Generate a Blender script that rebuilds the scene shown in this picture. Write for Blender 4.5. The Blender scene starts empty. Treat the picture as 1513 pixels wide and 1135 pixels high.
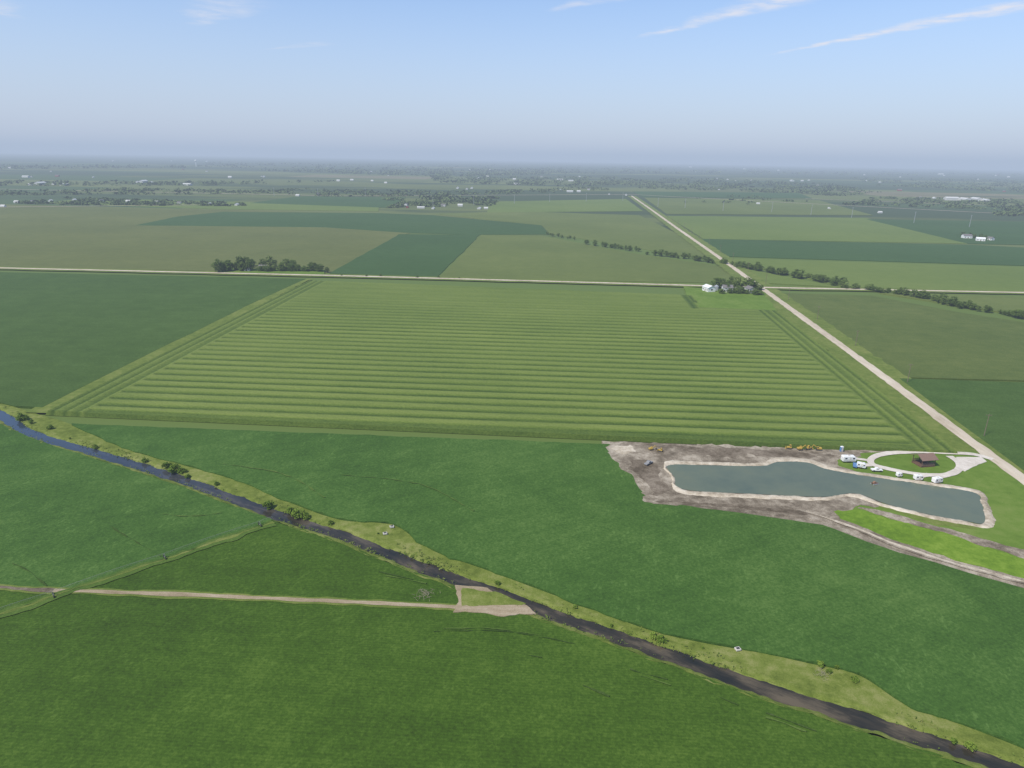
import bpy, math, random
import numpy as np
from mathutils import Vector, Matrix, noise
from mathutils.geometry import tessellate_polygon
random.seed(7)
pi=math.pi
H=105.0; PITCH=math.radians(18.42); ROLL=math.radians(0.98); F=1009.0
M=Matrix.Rotation(pi/2-PITCH,3,'X')@Matrix.Rotation(ROLL,3,'Z')
def ray(u,v): return M@Vector(((u-756.5)/F,-(v-567.5)/F,-1))
def gz(x,y):
    r=math.hypot(x,y); return -max(0,r-2600)**2/(2*6.371e6)
def P(u,v,z=0.0):
    d=ray(u,v); t=(H-z)/max(-d.z,0.0015); return Vector((d.x*t,d.y*t,z))
sc=bpy.context.scene; col=sc.collection
# ---------------- materials
def newmat(name):
    m=bpy.data.materials.new(name); m.use_nodes=True
    nt=m.node_tree; b=nt.nodes['Principled BSDF']; b.inputs['Specular IOR Level'].default_value=0.1
    return m,nt,b
class NG:
    def __init__(s,nt): s.nt=nt
    def n(s,t,**kw):
        nd=s.nt.nodes.new(t)
        for k,v in kw.items(): setattr(nd,k,v)
        return nd
    def put(s,sock,v):
        if isinstance(v,bpy.types.NodeSocket): s.nt.links.new(v,sock)
        elif v is not None: sock.default_value=v
    def m(s,op,a,b=None,c=None,clamp=False):
        nd=s.n('ShaderNodeMath',operation=op); nd.use_clamp=clamp
        s.put(nd.inputs[0],a); s.put(nd.inputs[1],b)
        if c is not None: s.put(nd.inputs[2],c)
        return nd.outputs[0]
    def mix(s,f,a,b):
        nd=s.n('ShaderNodeMix',data_type='RGBA'); s.put(nd.inputs[0],f)
        s.put(nd.inputs[6],a if isinstance(a,bpy.types.NodeSocket) else (*a,1)); s.put(nd.inputs[7],b if isinstance(b,bpy.types.NodeSocket) else (*b,1))
        return nd.outputs[2]
    def noise(s,vec,scale,detail=4,rough=.55):
        nd=s.n('ShaderNodeTexNoise'); s.put(nd.inputs['Vector'],vec); nd.inputs['Scale'].default_value=scale
        nd.inputs['Detail'].default_value=detail; nd.inputs['Roughness'].default_value=rough; return nd.outputs[0]
    def pos(s,ang=0,scale=(1,1,1)):
        g=s.n('ShaderNodeNewGeometry'); mp=s.n('ShaderNodeMapping'); s.nt.links.new(g.outputs['Position'],mp.inputs[0])
        mp.inputs['Rotation'].default_value=(0,0,-ang)
        mp2=s.n('ShaderNodeMapping'); s.nt.links.new(mp.outputs[0],mp2.inputs[0]); mp2.inputs['Scale'].default_value=scale
        return mp2.outputs[0]
    def sep(s,v):
        nd=s.n('ShaderNodeSeparateXYZ'); s.put(nd.inputs[0],v); return nd.outputs
    def comb(s,x,y,z=0.0):
        nd=s.n('ShaderNodeCombineXYZ'); s.put(nd.inputs[0],x); s.put(nd.inputs[1],y); s.put(nd.inputs[2],z); return nd.outputs[0]
    def ramp(s,f,stops,interp='LINEAR'):
        nd=s.n('ShaderNodeValToRGB'); cr=nd.color_ramp; cr.interpolation=interp
        while len(cr.elements)<len(stops): cr.elements.new(0.5)
        for e,(p,c) in zip(cr.elements,stops): e.position=p; e.color=(*c,1)
        s.put(nd.inputs[0],f); return nd.outputs[0]
    def rng(s,v,a,b,c=0.0,d=1.0,smooth=True):
        nd=s.n('ShaderNodeMapRange')
        if smooth: nd.interpolation_type='SMOOTHSTEP'
        s.put(nd.inputs[0],v)
        for i,x in enumerate((a,b,c,d)): s.put(nd.inputs[i+1],x)
        return nd.outputs[0]
    def bump(s,h,strength,dist,b):
        nd=s.n('ShaderNodeBump'); s.put(nd.inputs['Height'],h); nd.inputs['Strength'].default_value=strength; nd.inputs['Distance'].default_value=dist
        s.nt.links.new(nd.outputs[0],b.inputs['Normal'])
b0=P(1130,428); b1=P(0,398)
ANG=math.atan2(b0.y-b1.y,b0.x-b1.x)   # heading of the section road
def crop_mat(name,dark,mid,light,ang=ANG,row=0.76,rowk=.10,big=.7,med=.5,fine=.9,streak=.3,bigs=.011,bs=.3,fleck=0):
    m,nt,b=newmat(name); g=NG(nt)
    p=g.pos(ang)
    ps=g.pos(ang,(0.12,1,1))
    n1=g.noise(p,bigs,4,.6); n2=g.noise(p,.09,4,.65); n3=g.noise(p,1.5,2,.7); n4=g.noise(ps,.35,3,.65)
    y=g.sep(p)[1]
    s=g.m('SINE',g.m('MULTIPLY',y,2*pi/row))
    f=g.m('ADD',.5,g.m('MULTIPLY',g.m('SUBTRACT',n1,.5),big*1.6))
    f=g.m('MULTIPLY_ADD',g.m('SUBTRACT',n2,.5),med*1.3,f)
    f=g.m('MULTIPLY_ADD',g.m('SUBTRACT',n3,.5),fine*1.5,f)
    f=g.m('MULTIPLY_ADD',g.m('SUBTRACT',n4,.5),streak*1.4,f)
    f=g.m('MULTIPLY_ADD',s,rowk*.5,f)
    c=g.ramp(f,[(.0,dark),(.5,mid),(1.0,light)])
    if fleck:
        fl=g.rng(g.noise(g.pos(ang+.9,(.45,1,1)),.85,2,.6),.57,.70)
        fl=g.m('MULTIPLY',fl,g.rng(n2,.42,.66,.1,1.0))
        c=g.mix(g.m('MULTIPLY',fl,fleck),c,tuple(x*1.35+.010 for x in light))
    g.put(b.inputs['Base Color'],c); b.inputs['Roughness'].default_value=.8
    h=g.m('ADD',g.m('MULTIPLY',s,rowk),g.m('MULTIPLY',n3,1.6))
    g.bump(h,bs,.3,b)
    return m
def simple(name,c,rough=.6,metal=0,spec=.3,var=.12,scale=2.0,bump=0):
    m,nt,b=newmat(name); g=NG(nt)
    tc=g.n('ShaderNodeTexCoord')
    n=g.noise(tc.outputs['Object'],scale,5,.6)
    g.put(b.inputs['Base Color'],g.mix(n,tuple(x*(1-var*1.6) for x in c),tuple(min(1,x*(1+var*1.2)) for x in c)))
    b.inputs['Roughness'].default_value=rough; b.inputs['Metallic'].default_value=metal; b.inputs['Specular IOR Level'].default_value=spec
    if bump: g.bump(n,bump,.1,b)
    return m
def earth(name,dark,mid,light,s1=.05,s2=.6,bump=.4,streak=None,k=(1.2,1.2,.8)):
    m,nt,b=newmat(name); g=NG(nt)
    p=g.pos(streak if streak is not None else 0,(0.2,1,1) if streak is not None else (1,1,1)); q=g.pos()
    f=g.m('MULTIPLY_ADD',g.m('SUBTRACT',g.noise(p,s1,5,.6),.5),k[0],.5)
    f=g.m('MULTIPLY_ADD',g.m('SUBTRACT',g.noise(p,s2,5,.65),.5),k[1],f)
    n3=g.noise(q,3.0,3,.7)
    f=g.m('MULTIPLY_ADD',g.m('SUBTRACT',n3,.5),k[2],f)
    g.put(b.inputs['Base Color'],g.ramp(f,[(0.05,dark),(.5,mid),(.95,light)])); b.inputs['Roughness'].default_value=.9
    g.bump(n3,bump,.2,b); return m
soyN=crop_mat('soy_near',(.025,.050,.004),(.043,.089,.007),(.082,.138,.017),rowk=.10,fleck=.3,med=.4)
soyM=crop_mat('soy_middle',(.026,.062,.009),(.046,.103,.015),(.088,.155,.032),ang=ANG+.5,row=1.0,bigs=.015,med=.5,fleck=.4,rowk=.05)
soyL=crop_mat('soy_left',(.032,.064,.010),(.050,.092,.015),(.078,.132,.030),bigs=.008,rowk=.03,big=.5,fleck=.2)
soyF=crop_mat('soy_far',(.032,.066,.014),(.042,.086,.019),(.062,.112,.032),big=.5,bigs=.005,rowk=.04)
cornF=crop_mat('corn_far',(.080,.108,.022),(.106,.136,.030),(.145,.17,.044),row=2.2,big=.8,bigs=.005,med=.5,rowk=.05)
cornG=crop_mat('corn_far_green',(.084,.124,.022),(.114,.158,.030),(.15,.187,.044),row=2.2,big=.6,bigs=.005,med=.5,rowk=.05)
cornB=crop_mat('corn_brownish',(.080,.098,.024),(.106,.124,.032),(.14,.152,.044),row=2.2,big=.8,bigs=.006,med=.6,rowk=.05)
cornR=crop_mat('corn_deep',(.056,.084,.016),(.080,.110,.022),(.114,.140,.034),row=2.2,big=.8,bigs=.006,med=.7,rowk=.05)
grass=earth('bank_grass',(.080,.110,.016),(.135,.170,.030),(.21,.22,.07),.05,.4,k=(1.5,1.5,1.0))
verge=earth('verge_grass',(.075,.115,.018),(.12,.16,.03),(.18,.20,.055),.05,.4)
lawn=earth('mown_grass',(.075,.130,.016),(.110,.178,.024),(.155,.207,.045),.03,.3,k=(1.4,1.2,.8))
lush=earth('lush_grass',(.085,.155,.012),(.122,.208,.017),(.175,.26,.032),.06,.5,k=(1.8,1.8,1.))
gravel=earth('road_gravel',(.34,.28,.20),(.48,.41,.31),(.58,.51,.41),.06,.5,.2,streak=ANG+pi/2)
gravelw=earth('white_gravel',(.42,.37,.31),(.55,.50,.43),(.66,.61,.54),.08,.6,.2)
trackm=earth('track_dirt',(.17,.13,.075),(.30,.24,.155),(.42,.35,.26),.08,.6,.3,streak=ANG)
dirt=earth('bare_soil',(.11,.088,.060),(.215,.178,.130),(.38,.33,.255),.06,.35,.5,k=(2.0,2.0,1.2))
dirtd=earth('damp_soil',(.08,.062,.040),(.15,.12,.085),(.24,.20,.15),.06,.5,.6,k=(1.8,1.8,1.))
sand=earth('rim_sand',(.24,.195,.135),(.42,.36,.27),(.57,.51,.41),.08,.5,.4,k=(1.7,1.7,1.))
# ground mosaic
gm,nt,b=newmat('country_ground'); g=NG(nt)
p=g.pos(ANG); s=g.sep(p)
row=g.m('FLOOR',g.m('DIVIDE',s[1],402.))
wn=g.n('ShaderNodeTexWhiteNoise',noise_dimensions='1D'); g.put(wn.inputs['W'],row)
cx=g.m('FLOOR',g.m('DIVIDE',g.m('ADD',s[0],g.m('MULTIPLY',wn.outputs[0],900.)),640.))
wn2=g.n('ShaderNodeTexWhiteNoise',noise_dimensions='2D'); g.put(wn2.inputs['Vector'],g.comb(cx,row))
c=g.ramp(wn2.outputs[0],[(0,(.110,.135,.040)),(.22,(.055,.095,.030)),(.42,(.125,.15,.045)),(.6,(.06,.1,.034)),(.74,(.10,.12,.038)),(.93,(.18,.16,.085))],'CONSTANT')
fn=g.noise(p,.004,6,.6)
c=g.mix(g.m('MULTIPLY',fn,.4),c,(.065,.09,.032))
wide=g.pos(ANG,(.35,1,1))
fo=g.rng(g.m('ADD',g.noise(wide,.00085,6,.65),g.rng(s[1],2500.,9000.,.0,.15)),.47,.54)
c=g.mix(fo,c,(.045,.070,.028))
c=g.mix(g.rng(s[1],1100.,900.),c,(.10,.145,.035))
g.put(b.inputs['Base Color'],c); b.inputs['Roughness'].default_value=.9
# water
def water(name,st,rough,bs,spec,ns=.06,ang=0,scl=(1,1,1),sky_tint=None):
    m,nt,b=newmat(name); g=NG(nt); p=g.pos(ang,scl); q=g.pos()
    n=g.noise(p,ns,6,.65); c=g.ramp(n,st)
    if sky_tint: c=g.mix(g.rng(g.m('ADD',g.sep(q)[1],g.m('MULTIPLY',n,60.)),195.,290.),c,sky_tint)  # far reach mixed bluer: sky reflection put into the base colour
    g.put(b.inputs['Base Color'],c)
    b.inputs['Roughness'].default_value=rough; b.inputs['IOR'].default_value=1.33; b.inputs['Specular IOR Level'].default_value=spec
    g.bump(g.noise(q,1.3,4,.65),bs,.05,b); return m
pondm=water('pond_water',[(.3,(.135,.150,.095)),(.5,(.110,.135,.095)),(.7,(.082,.110,.085))],.22,.2,.18,.035)
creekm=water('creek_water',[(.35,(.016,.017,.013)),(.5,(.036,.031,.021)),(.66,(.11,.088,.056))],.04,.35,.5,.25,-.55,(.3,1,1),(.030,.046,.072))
# ---------------- helpers
def tag(o,label=None,category=None,kind=None,group=None,cat=None):
    cat=cat or category
    if label:o['label']=label
    if cat:o['category']=cat
    if kind:o['kind']=kind
    if group:o['group']=group
    return o
def mkobj(name,verts,faces,mat,parent=None,smooth=False):
    me=bpy.data.meshes.new(name); me.from_pydata([tuple(v) for v in verts],[],faces)
    for mm in (mat if isinstance(mat,list) else [mat]): me.materials.append(mm)
    if smooth: me.polygons.foreach_set('use_smooth',[True]*len(me.polygons))
    me.update(); o=bpy.data.objects.new(name,me); col.objects.link(o)
    if parent: o.parent=parent
    return o
def nz(x,y,s,seed=0): return noise.noise(Vector((x*s,y*s,seed*7.3+.5)))
def dens(pts,step,closed=True,jit=0,seed=0,js=.08):
    out=[]; n=len(pts)
    for i in range(n if closed else n-1):
        a=pts[i]; c=pts[(i+1)%n]; L=(c-a).length; k=max(1,min(400,int(L/step)))
        for j in range(k): out.append(a.lerp(c,j/k))
    if not closed: out.append(pts[-1].copy())
    if jit:
        out=[Vector((q.x+jit*(nz(q.x,q.y,js,seed)+.5*nz(q.x,q.y,js*4,seed)),q.y+jit*(nz(q.x,q.y,js,seed+5)+.5*nz(q.x,q.y,js*4,seed+5)),q.z)) for q in out]
    return out
def smoothc(pts,closed=False,k=8):
    n=len(pts); out=[]
    for i in range(n if closed else n-1):
        g_=lambda j: pts[j%n] if closed else pts[max(0,min(n-1,j))]
        a,b_,c_,d=g_(i-1),g_(i),g_(i+1),g_(i+2)
        for j in range(k):
            t=j/k
            out.append(.5*((2*b_)+(c_-a)*t+(2*a-5*b_+4*c_-d)*t*t+(-a+3*b_-3*c_+d)*t**3))
    if not closed: out.append(pts[-1].copy())
    return out
def poly(name,pts,z,mat,skirt=True,**kw):
    pts=[Vector((q[0],q[1],0)) for q in pts]
    tris=tessellate_polygon([pts]); n=len(pts)
    V=[(q.x,q.y,z) for q in pts]; Fc=[]
    for t in tris:
        a,b_,c_=[pts[i] for i in t]
        cr=(b_-a).cross(c_-a).z
        Fc.append(tuple(t) if cr>0 else tuple(reversed(t)))
    if skirt:
        area=sum(pts[i].x*pts[(i+1)%n].y-pts[(i+1)%n].x*pts[i].y for i in range(n))
        V+=[(q.x,q.y,-.2) for q in pts]
        for i in range(n):
            j=(i+1)%n
            Fc.append((i,n+i,n+j,j) if area>0 else (j,n+j,n+i,i))
    o=mkobj(name,V,Fc,mat); return tag(o,**kw)
def ipoly(name,ip,z,mat,step=6,jit=1.0,sm=False,**kw):
    w=[P(u,v,z) for u,v in ip]
    if sm: w=smoothc(w,True,6)
    w=dens(w,step,True,jit,len(name)+len(ip),.08 if step>4 else .2)
    return poly(name,w,z,mat,**kw)
def ribbon(name,w,width,z,mat,jit=0.3,crown=0,step=4,**kw):
    w=dens(w,step,False); V=[];Fc=[]
    for i,q in enumerate(w):
        t=(w[min(i+1,len(w)-1)]-w[max(i-1,0)]); t.z=0; t.normalize(); nn=Vector((-t.y,t.x,0))
        wl=width/2+jit*nz(q.x,q.y,.15,1)*2+jit*nz(q.x,q.y,.5,2); wr=width/2+jit*nz(q.x,q.y,.15,9)*2+jit*nz(q.x,q.y,.5,6)
        a=q+nn*wl; c=q-nn*wr
        V+=[(a.x,a.y,z),(q.x,q.y,z+crown),(c.x,c.y,z)]
        if i: k=3*i; Fc+=[(k-3,k-2,k+1,k),(k-2,k-1,k+2,k+1)]
    Fc=[tuple(reversed(f)) for f in Fc]
    me=mkobj(name,V,Fc,mat)
    if me.data.polygons[0].normal.z<0: me.data.flip_normals()
    return tag(me,**kw)
def offs(w,d):
    out=[]
    for i,q in enumerate(w):
        t=(w[min(i+1,len(w)-1)]-w[max(i-1,0)]); t.z=0; t.normalize(); out.append(Vector((q.x-t.y*d,q.y+t.x*d,q.z)))
    return out
# ---------------- ground : gently curved like the earth
V=[(0,0,0)];Fc=[]; rings=[150,400,900,1600,2600]+[2600+1.13**k*600 for k in range(1,40) if 2600+1.13**k*600<60000]; NS=240
for r in rings:
    for i in range(NS):
        a=2*pi*i/NS; x,y=r*math.cos(a),r*math.sin(a); V.append((x,y,gz(x,y)))
for i in range(NS): Fc.append((0,1+i,1+(i+1)%NS))
for k in range(len(rings)-1):
    for i in range(NS):
        a=1+k*NS+i; c_=1+k*NS+(i+1)%NS; Fc.append((a,a+NS,c_+NS,c_))
tag(mkobj('ground',V,Fc,gm),kind='structure',label='flat farmland plain reaching the horizon')
zf=[.30]
def far(name,ip,mat,label,jit=1.5):
    zf[0]+=.04; return ipoly(name,ip,zf[0],mat,step=25,jit=jit,kind='stuff',label=label,category='crop field')
far('corn_field',[(-600,292),(60,303),(330,310),(600,318),(720,318),(600,346),(488,403),(-600,385)],cornB,'broad olive corn field beside the gravel road')
far('soybean_field',[(200,333),(262,320),(330,313),(560,315),(640,318),(800,333),(812,346),(700,347),(600,344),(480,336)],soyF,'dark bluish green soybean strip among corn')
far('soybean_field',[(590,346),(709,347),(646,410),(486,404)],soyF,'dark green soybean field beside the gravel road')
far('corn_field',[(711,347),(800,348),(870,362),(945,376),(1000,384),(1070,394),(1112,419),(649,411)],cornF,'olive corn field between road and tree line')
far('corn_field',[(640,316),(760,312),(945,318),(1000,345),(1060,381),(1000,377),(940,366),(812,345),(800,333)],cornF,'grey green corn field beside straight gravel road')
far('corn_field',[(722,298),(925,294),(950,312),(720,314)],cornG,'light green corn field beside straight gravel road')
far('corn_field',[(60,300),(130,293),(560,303),(560,312),(330,309)],cornG,'pale green corn field in open farmland')
far('soybean_field',[(370,300),(440,290),(600,292),(575,307)],soyF,'dark soybean field in open farmland')
far('corn_field',[(985,319),(1280,322),(1430,360),(1040,353)],cornG,'light green corn field beside gravel road')
far('soybean_field',[(1280,324),(1750,331),(1750,366),(1430,360)],soyF,'dark soybean field beside a farmhouse')
far('soybean_field',[(1034,353),(1440,362),(1900,386),(1900,404),(1075,379)],soyF,'long dark green soybean strip')
far('corn_field',[(1078,382),(1900,406),(1900,442),(1250,424),(1140,400),(1095,392)],cornG,'yellow green corn field behind the tree line')
far('corn_field',[(952,292),(1210,296),(1290,318),(985,316)],cornF,'olive corn field beside straight gravel road')
far('soybean_field',[(935,283),(1180,285),(1200,293),(950,291)],soyF,'dark soybean field in open farmland')
far('corn_field',[(1095,396),(1240,424),(1130,418),(1110,410)],cornG,'small triangular corn field by the crossroads')
far('corn_field',[(1150,433),(1290,437),(1420,462),(1900,535),(1900,574),(1326,557)],cornR,'deep olive corn field beside gravel road',1)
far('corn_field',[(1300,433),(1900,448),(1900,530),(1513,466),(1420,452)],cornF,'pale corn field behind a creek tree line',1)
far('soybean_field',[(1329,559),(1900,577),(2100,900),(1600,757),(1513,695)],soyL,'dark green soybean field beside gravel road',.6)
far('soybean_field',[(-700,384),(0,402),(452,412),(385,442),(60,602),(20,600),(-30,588),(-900,560)],soyL,'smooth dark green soybean field below the gravel road',.8)
# ---------------- roads
roadA=[P(u,v) for u,v in [(1800,925),(1650,815),(1513,714),(1450,668),(1340,585.5),(1240,511),(1130,431),(1060,380),(1000,338),(960,309),(933,290)]]
roadB=[P(u,v) for u,v in [(-700,377),(0,397.5),(480,408.5),(800,417),(1130,426.5),(1513,434),(2100,448)]]
ribbon('grass_verge',roadA,25,.98,verge,1.2,kind='structure',label='grassy ditch strip along the straight gravel road')
ribbon('grass_verge',roadB,16,.94,verge,1.0,step=15,kind='structure',label='grassy strip along the crossing gravel road')
ribbon('grass_verge',[P(u,v,1) for u,v in [(450,412),(383,445),(222,525),(56,610)]],12,1.01,verge,.8,step=4,kind='structure',label='grassy margin between soybean and corn')
ribbon('road',roadA,5.4,1.10,gravel,.3,.12,kind='structure',label='pale straight gravel road')
ribbon('road',roadB,5.2,1.05,gravel,.3,.02,step=15,kind='structure',label='pale crossing gravel road')
for pts,wd in [([(0,280),(500,290),(935,288),(1513,318)],7),([(-100,308),(330,303)],5),([(1190,294),(1513,306),(1800,312)],7)]:
    ribbon('road',[P(u,v) for u,v in pts],wd,.9+wd*.02,gravel,.3,step=60,kind='structure',label='distant pale country road')
# ---------------- the striped corn field
TL,TR,BR,BL=P(455,414,2.2),P(1126,440,2.2),P(1420,667,2.2),P(64,607,2.2)
nt_,ns_=600,200
V=[];att=[];Fc=[]
ca,sa=math.cos(ANG),math.sin(ANG)
nl=[P(1012,420,2.2),P(1031,454,2.2),P(1170,459,2.2),P(1170,415,2.2)]
nd=[P(994,420,2.2),P(1022,456,2.2),P(1033,456,2.2),P(1012,420,2.2)]
def inpoly(x,y,pl):
    r=False; n=len(pl)
    for i in range(n):
        a=pl[i]; c=pl[(i+1)%n]
        if (a.y>y)!=(c.y>y) and x<(c.x-a.x)*(y-a.y)/(c.y-a.y)+a.x: r=not r
    return r
fadeY=-sa*P(750,458).x+ca*P(750,458).y
rr=np.random.RandomState(3)
rowbias=[rr.uniform(-1,1) for _ in range(400)]
PER=8.8
for i in range(nt_+1):
    t=i/nt_; L=TL.lerp(BL,t); R=TR.lerp(BR,t); W=(R-L).length
    for j in range(ns_+1):
        q=L.lerp(R,j/ns_); w=-sa*q.x+ca*q.y; uu=ca*q.x+sa*q.y
        dl=W*j/ns_; dr=W-dl
        if dl<17: st=math.sin(dl*2*pi/5.2+.4)*.95-.15
        elif dr<15: st=math.sin(dr*2*pi/4.8)*1.0-.2
        elif t>.985: st=-.6
        else:
            ph=w*2*pi/PER+.22*nz(uu*.10,w,.035,2)
            idx=int(w/PER)%400
            st=math.sin(ph); st=1-2.2*(max(0,(1-st)/2))**2.0
            fade=max(0,min(1,(fadeY+35-w)/110)); st=(st*(.95+.22*rowbias[idx]))*fade*(.95+.35*nz(uu,w,.03,7))+(1-fade)*(.35+.14*math.sin(w*.36))
            if t<.25 and inpoly(q.x,q.y,nd): st=-1.1+.5*math.sin(uu*2*pi/4.5)
        e=min(i,nt_-i)<1 or min(j,ns_-j)<1
        h=2.2+.28*st+rr.uniform(-.08,.08)+.15*nz(q.x,q.y,.012,4)
        jx=rr.uniform(-.25,.25)
        V.append((q.x+jx,q.y+rr.uniform(-.06,.06),0.2 if e else h)); att.append(st)
for i in range(nt_):
    for j in range(ns_):
        k=i*(ns_+1)+j
        q=V[k]
        if i<nt_*.4 and j>ns_*.5 and inpoly(q[0],q[1],nl): continue
        Fc.append((k,k+ns_+1,k+ns_+2,k+1))
cm,nt,b=newmat('striped_corn'); g=NG(nt)
at_=g.n('ShaderNodeAttribute',attribute_name='stripe'); p=g.pos(ANG); ps=g.pos(ANG,(.1,1,1))
f=g.m('MULTIPLY_ADD',at_.outputs['Fac'],.34,.5)
f=g.m('MULTIPLY_ADD',g.m('SUBTRACT',g.noise(p,.01,4),.5),.6,f)
f=g.m('MULTIPLY_ADD',g.m('SUBTRACT',g.noise(ps,.6,4,.7),.5),.6,f)
n3=g.noise(p,1.2,3,.7)
f=g.m('MULTIPLY_ADD',g.m('SUBTRACT',n3,.5),.9,f)
g.put(b.inputs['Base Color'],g.ramp(f,[(.02,(.044,.078,.013)),(.5,(.100,.143,.026)),(.98,(.158,.198,.046))]))
b.inputs['Roughness'].default_value=.8; g.bump(n3,.5,.4,b)
o=mkobj('corn_field',V,Fc,cm)
if o.data.polygons[0].normal.z<0: o.data.flip_normals()
a=o.data.attributes.new('stripe','FLOAT','POINT'); a.data.foreach_set('value',att)
tag(o,'seed corn field with alternating light and dark rows','crop field','stuff')
# ---------------- creek and banks
cr=[(-260,500),(-120,560),(-40,590),(0,612),(40,638),(90,655),(150,672),(250,703),(340,735),(420,765),(500,790),(600,829),(680,859),(740,879),(800,903),(900,937),(1000,972),(1100,1008),(1200,1040),(1300,1072),(1400,1104),(1500,1140),(1700,1215)]
cw=smoothc([P(u,v,.4) for u,v in cr],False,10)
CW=4.1
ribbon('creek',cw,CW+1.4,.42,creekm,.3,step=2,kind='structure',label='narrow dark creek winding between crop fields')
up=[(-200,500),(-60,570),(10,596),(60,612),(100,624),(180,660),(260,683),(350,709),(430,742),(500,766),(560,771),(590,778),(640,812),(720,841),(850,889),(960,929),(1040,948),(1120,962),(1200,979),(1270,996),(1340,1040),(1420,1068),(1513,1104),(1700,1180)]
uw=smoothc([P(u,v,1) for u,v in up],False,8)
def jl(w,jit,sd,s=.12): return [Vector((q.x+jit*(nz(q.x,q.y,s,sd)+.5*nz(q.x,q.y,s*4,sd)),q.y+jit*(nz(q.x,q.y,s,sd+4)+.5*nz(q.x,q.y,s*4,sd+4)),q.z)) for q in w]
def loft(name,A,B,za,zb,mat,N=400,jit=.5,hump=0,closed=False,mids=3,**kw):
    def res(w):
        w=list(w)+([w[0]] if closed else [])
        d=[0]
        for i in range(1,len(w)): d.append(d[-1]+math.hypot(w[i].x-w[i-1].x,w[i].y-w[i-1].y))
        T=np.linspace(0,d[-1],N); return np.interp(T,d,[q.x for q in w]),np.interp(T,d,[q.y for q in w])
    ax,ay=res(A); bx,by=res(B); V=[];Fc=[]; m_=mids+2
    for i in range(N):
        for k in range(m_):
            t=k/(m_-1); x=ax[i]*(1-t)+bx[i]*t; y=ay[i]*(1-t)+by[i]*t
            z=za*(1-t)+zb*t+hump*math.sin(pi*t)
            if 0<k<m_-1: z+=.25*jit*nz(x,y,.4,3)
            V.append((x+jit*(nz(x,y,.2,6)+.5*nz(x,y,.7,6)),y+jit*(nz(x,y,.2,8)+.5*nz(x,y,.7,8)),z))
            if i and k: q=i*m_+k; Fc.append((q-m_-1,q-1,q,q-m_))
    o=mkobj(name,V,Fc,mat,smooth=True)
    if o.data.polygons[10].normal.z<0:o.data.flip_normals()
    return tag(o,**kw)
cwd=dens(cw,1.5,False)
farE=offs(cwd,CW/2); nearE=offs(cwd,-CW/2)
poly('bank_grass',jl(offs(cwd,CW/2+.4),.3,2,.25)+list(reversed([Vector((q.x,q.y,0)) for q in dens(uw,3,False)])),.62,grass,kind='structure',label='yellow green grassy creek bank')
loft('creek_bank',farE,offs(cwd,CW/2+2.2),.38,.75,grass,1400,.8,.2,kind='structure',label='grassy slope at the creek edge')
loft('creek_bank',nearE,offs(cwd,-CW/2-2.0),.38,1.04,grass,1400,.8,.1,kind='structure',label='thin grassy slope at the creek edge')
m3=[(906,668),(918,684),(938,705),(944,722),(962,741),(1100,758),(1215,776),(1330,817),(1430,846),(1513,869),(1800,960),(1800,1220)]
ulist=[q for q in dens(uw,3,False) if q.x>P(104,625,1).x and q.y<P(104,625,1).y]
w3=dens([P(u,v,1) for u,v in [(106,626),(470,640),(900,656)]+m3],4,False,.9,3)+list(reversed(jl(ulist,1.0,7,.15)))
poly('soybean_field',w3,1.0,soyM,kind='stuff',label='bright green soybean field between creek and pond',category='crop field')
le=offs(cwd,-CW/2-1.6)
wl=jl(le,.5,3,.3)+[P(1750,1500,1),P(-300,1500,1),P(-900,1150,1),P(-900,700,1)]
poly('soybean_field',wl,1.0,soyN,kind='stuff',label='deep green soybean field along the creek',category='crop field')
poly('soybean_field',dens([P(u,v) for u,v in [(-900,590),(-60,600),(-10,626),(60,656),(150,685),(250,717),(340,750),(405,772),(320,803),(200,850),(115,877),(60,876),(-900,820)]],4,True,.6,2),1.05,soyM,kind='stuff',label='mid green soybean field beside the irrigation rig',category='crop field')
tr=smoothc([P(u,v) for u,v in [(-400,862),(-100,868),(0,873),(80,878),(240,883),(400,890),(560,897),(680,903),(760,906)]],False,6)
ribbon('grass_verge',tr,2.6,1.10,verge,.4,step=2,kind='structure',label='weedy margin of the dirt track')
ribbon('dirt_track',[q for q in tr if q.x>P(75,878).x-0],1.3,1.16,trackm,.18,step=1.5,kind='structure',label='pale dirt farm track between soybean plots')
ribbon('dirt_track',[q for q in tr if q.x<P(90,878).x],1.3,1.15,dirtd,.4,step=1.5,kind='structure',label='dark damp part of the farm track')
ipoly('dirt_patch',[(674,864),(690,866),(720,868),(745,880),(782,896),(792,908),(740,909),(668,904),(676,890)],1.13,trackm,1.2,.8,kind='structure',label='bare dirt turning spot beside the creek')
ipoly('grass_patch',[(684,868),(735,876),(775,890),(735,894),(682,893)],1.19,grass,1.2,1.0,kind='structure',label='weedy grass island in the dirt turning spot')
ir=[P(u,v) for u,v in [(404,777),(385,784),(245,832),(80,887),(-30,926),(-300,1020)]]
trk=crop_mat('crop_gap',(.022,.045,.006),(.040,.074,.010),(.07,.10,.03))
lit=crop_mat('crop_flattened',(.048,.088,.012),(.070,.120,.018),(.11,.155,.035))
ribbon('grass_verge',ir,3.4,1.19,lit,.8,step=1.5,kind='structure',label='lighter weedy strip below the irrigation rig')
ribbon('grass_verge',[q+Vector((0,.3,0)) for q in ir],.9,1.22,verge,.5,step=1.0,kind='structure',label='worn wheel line below the irrigation rig')
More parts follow.
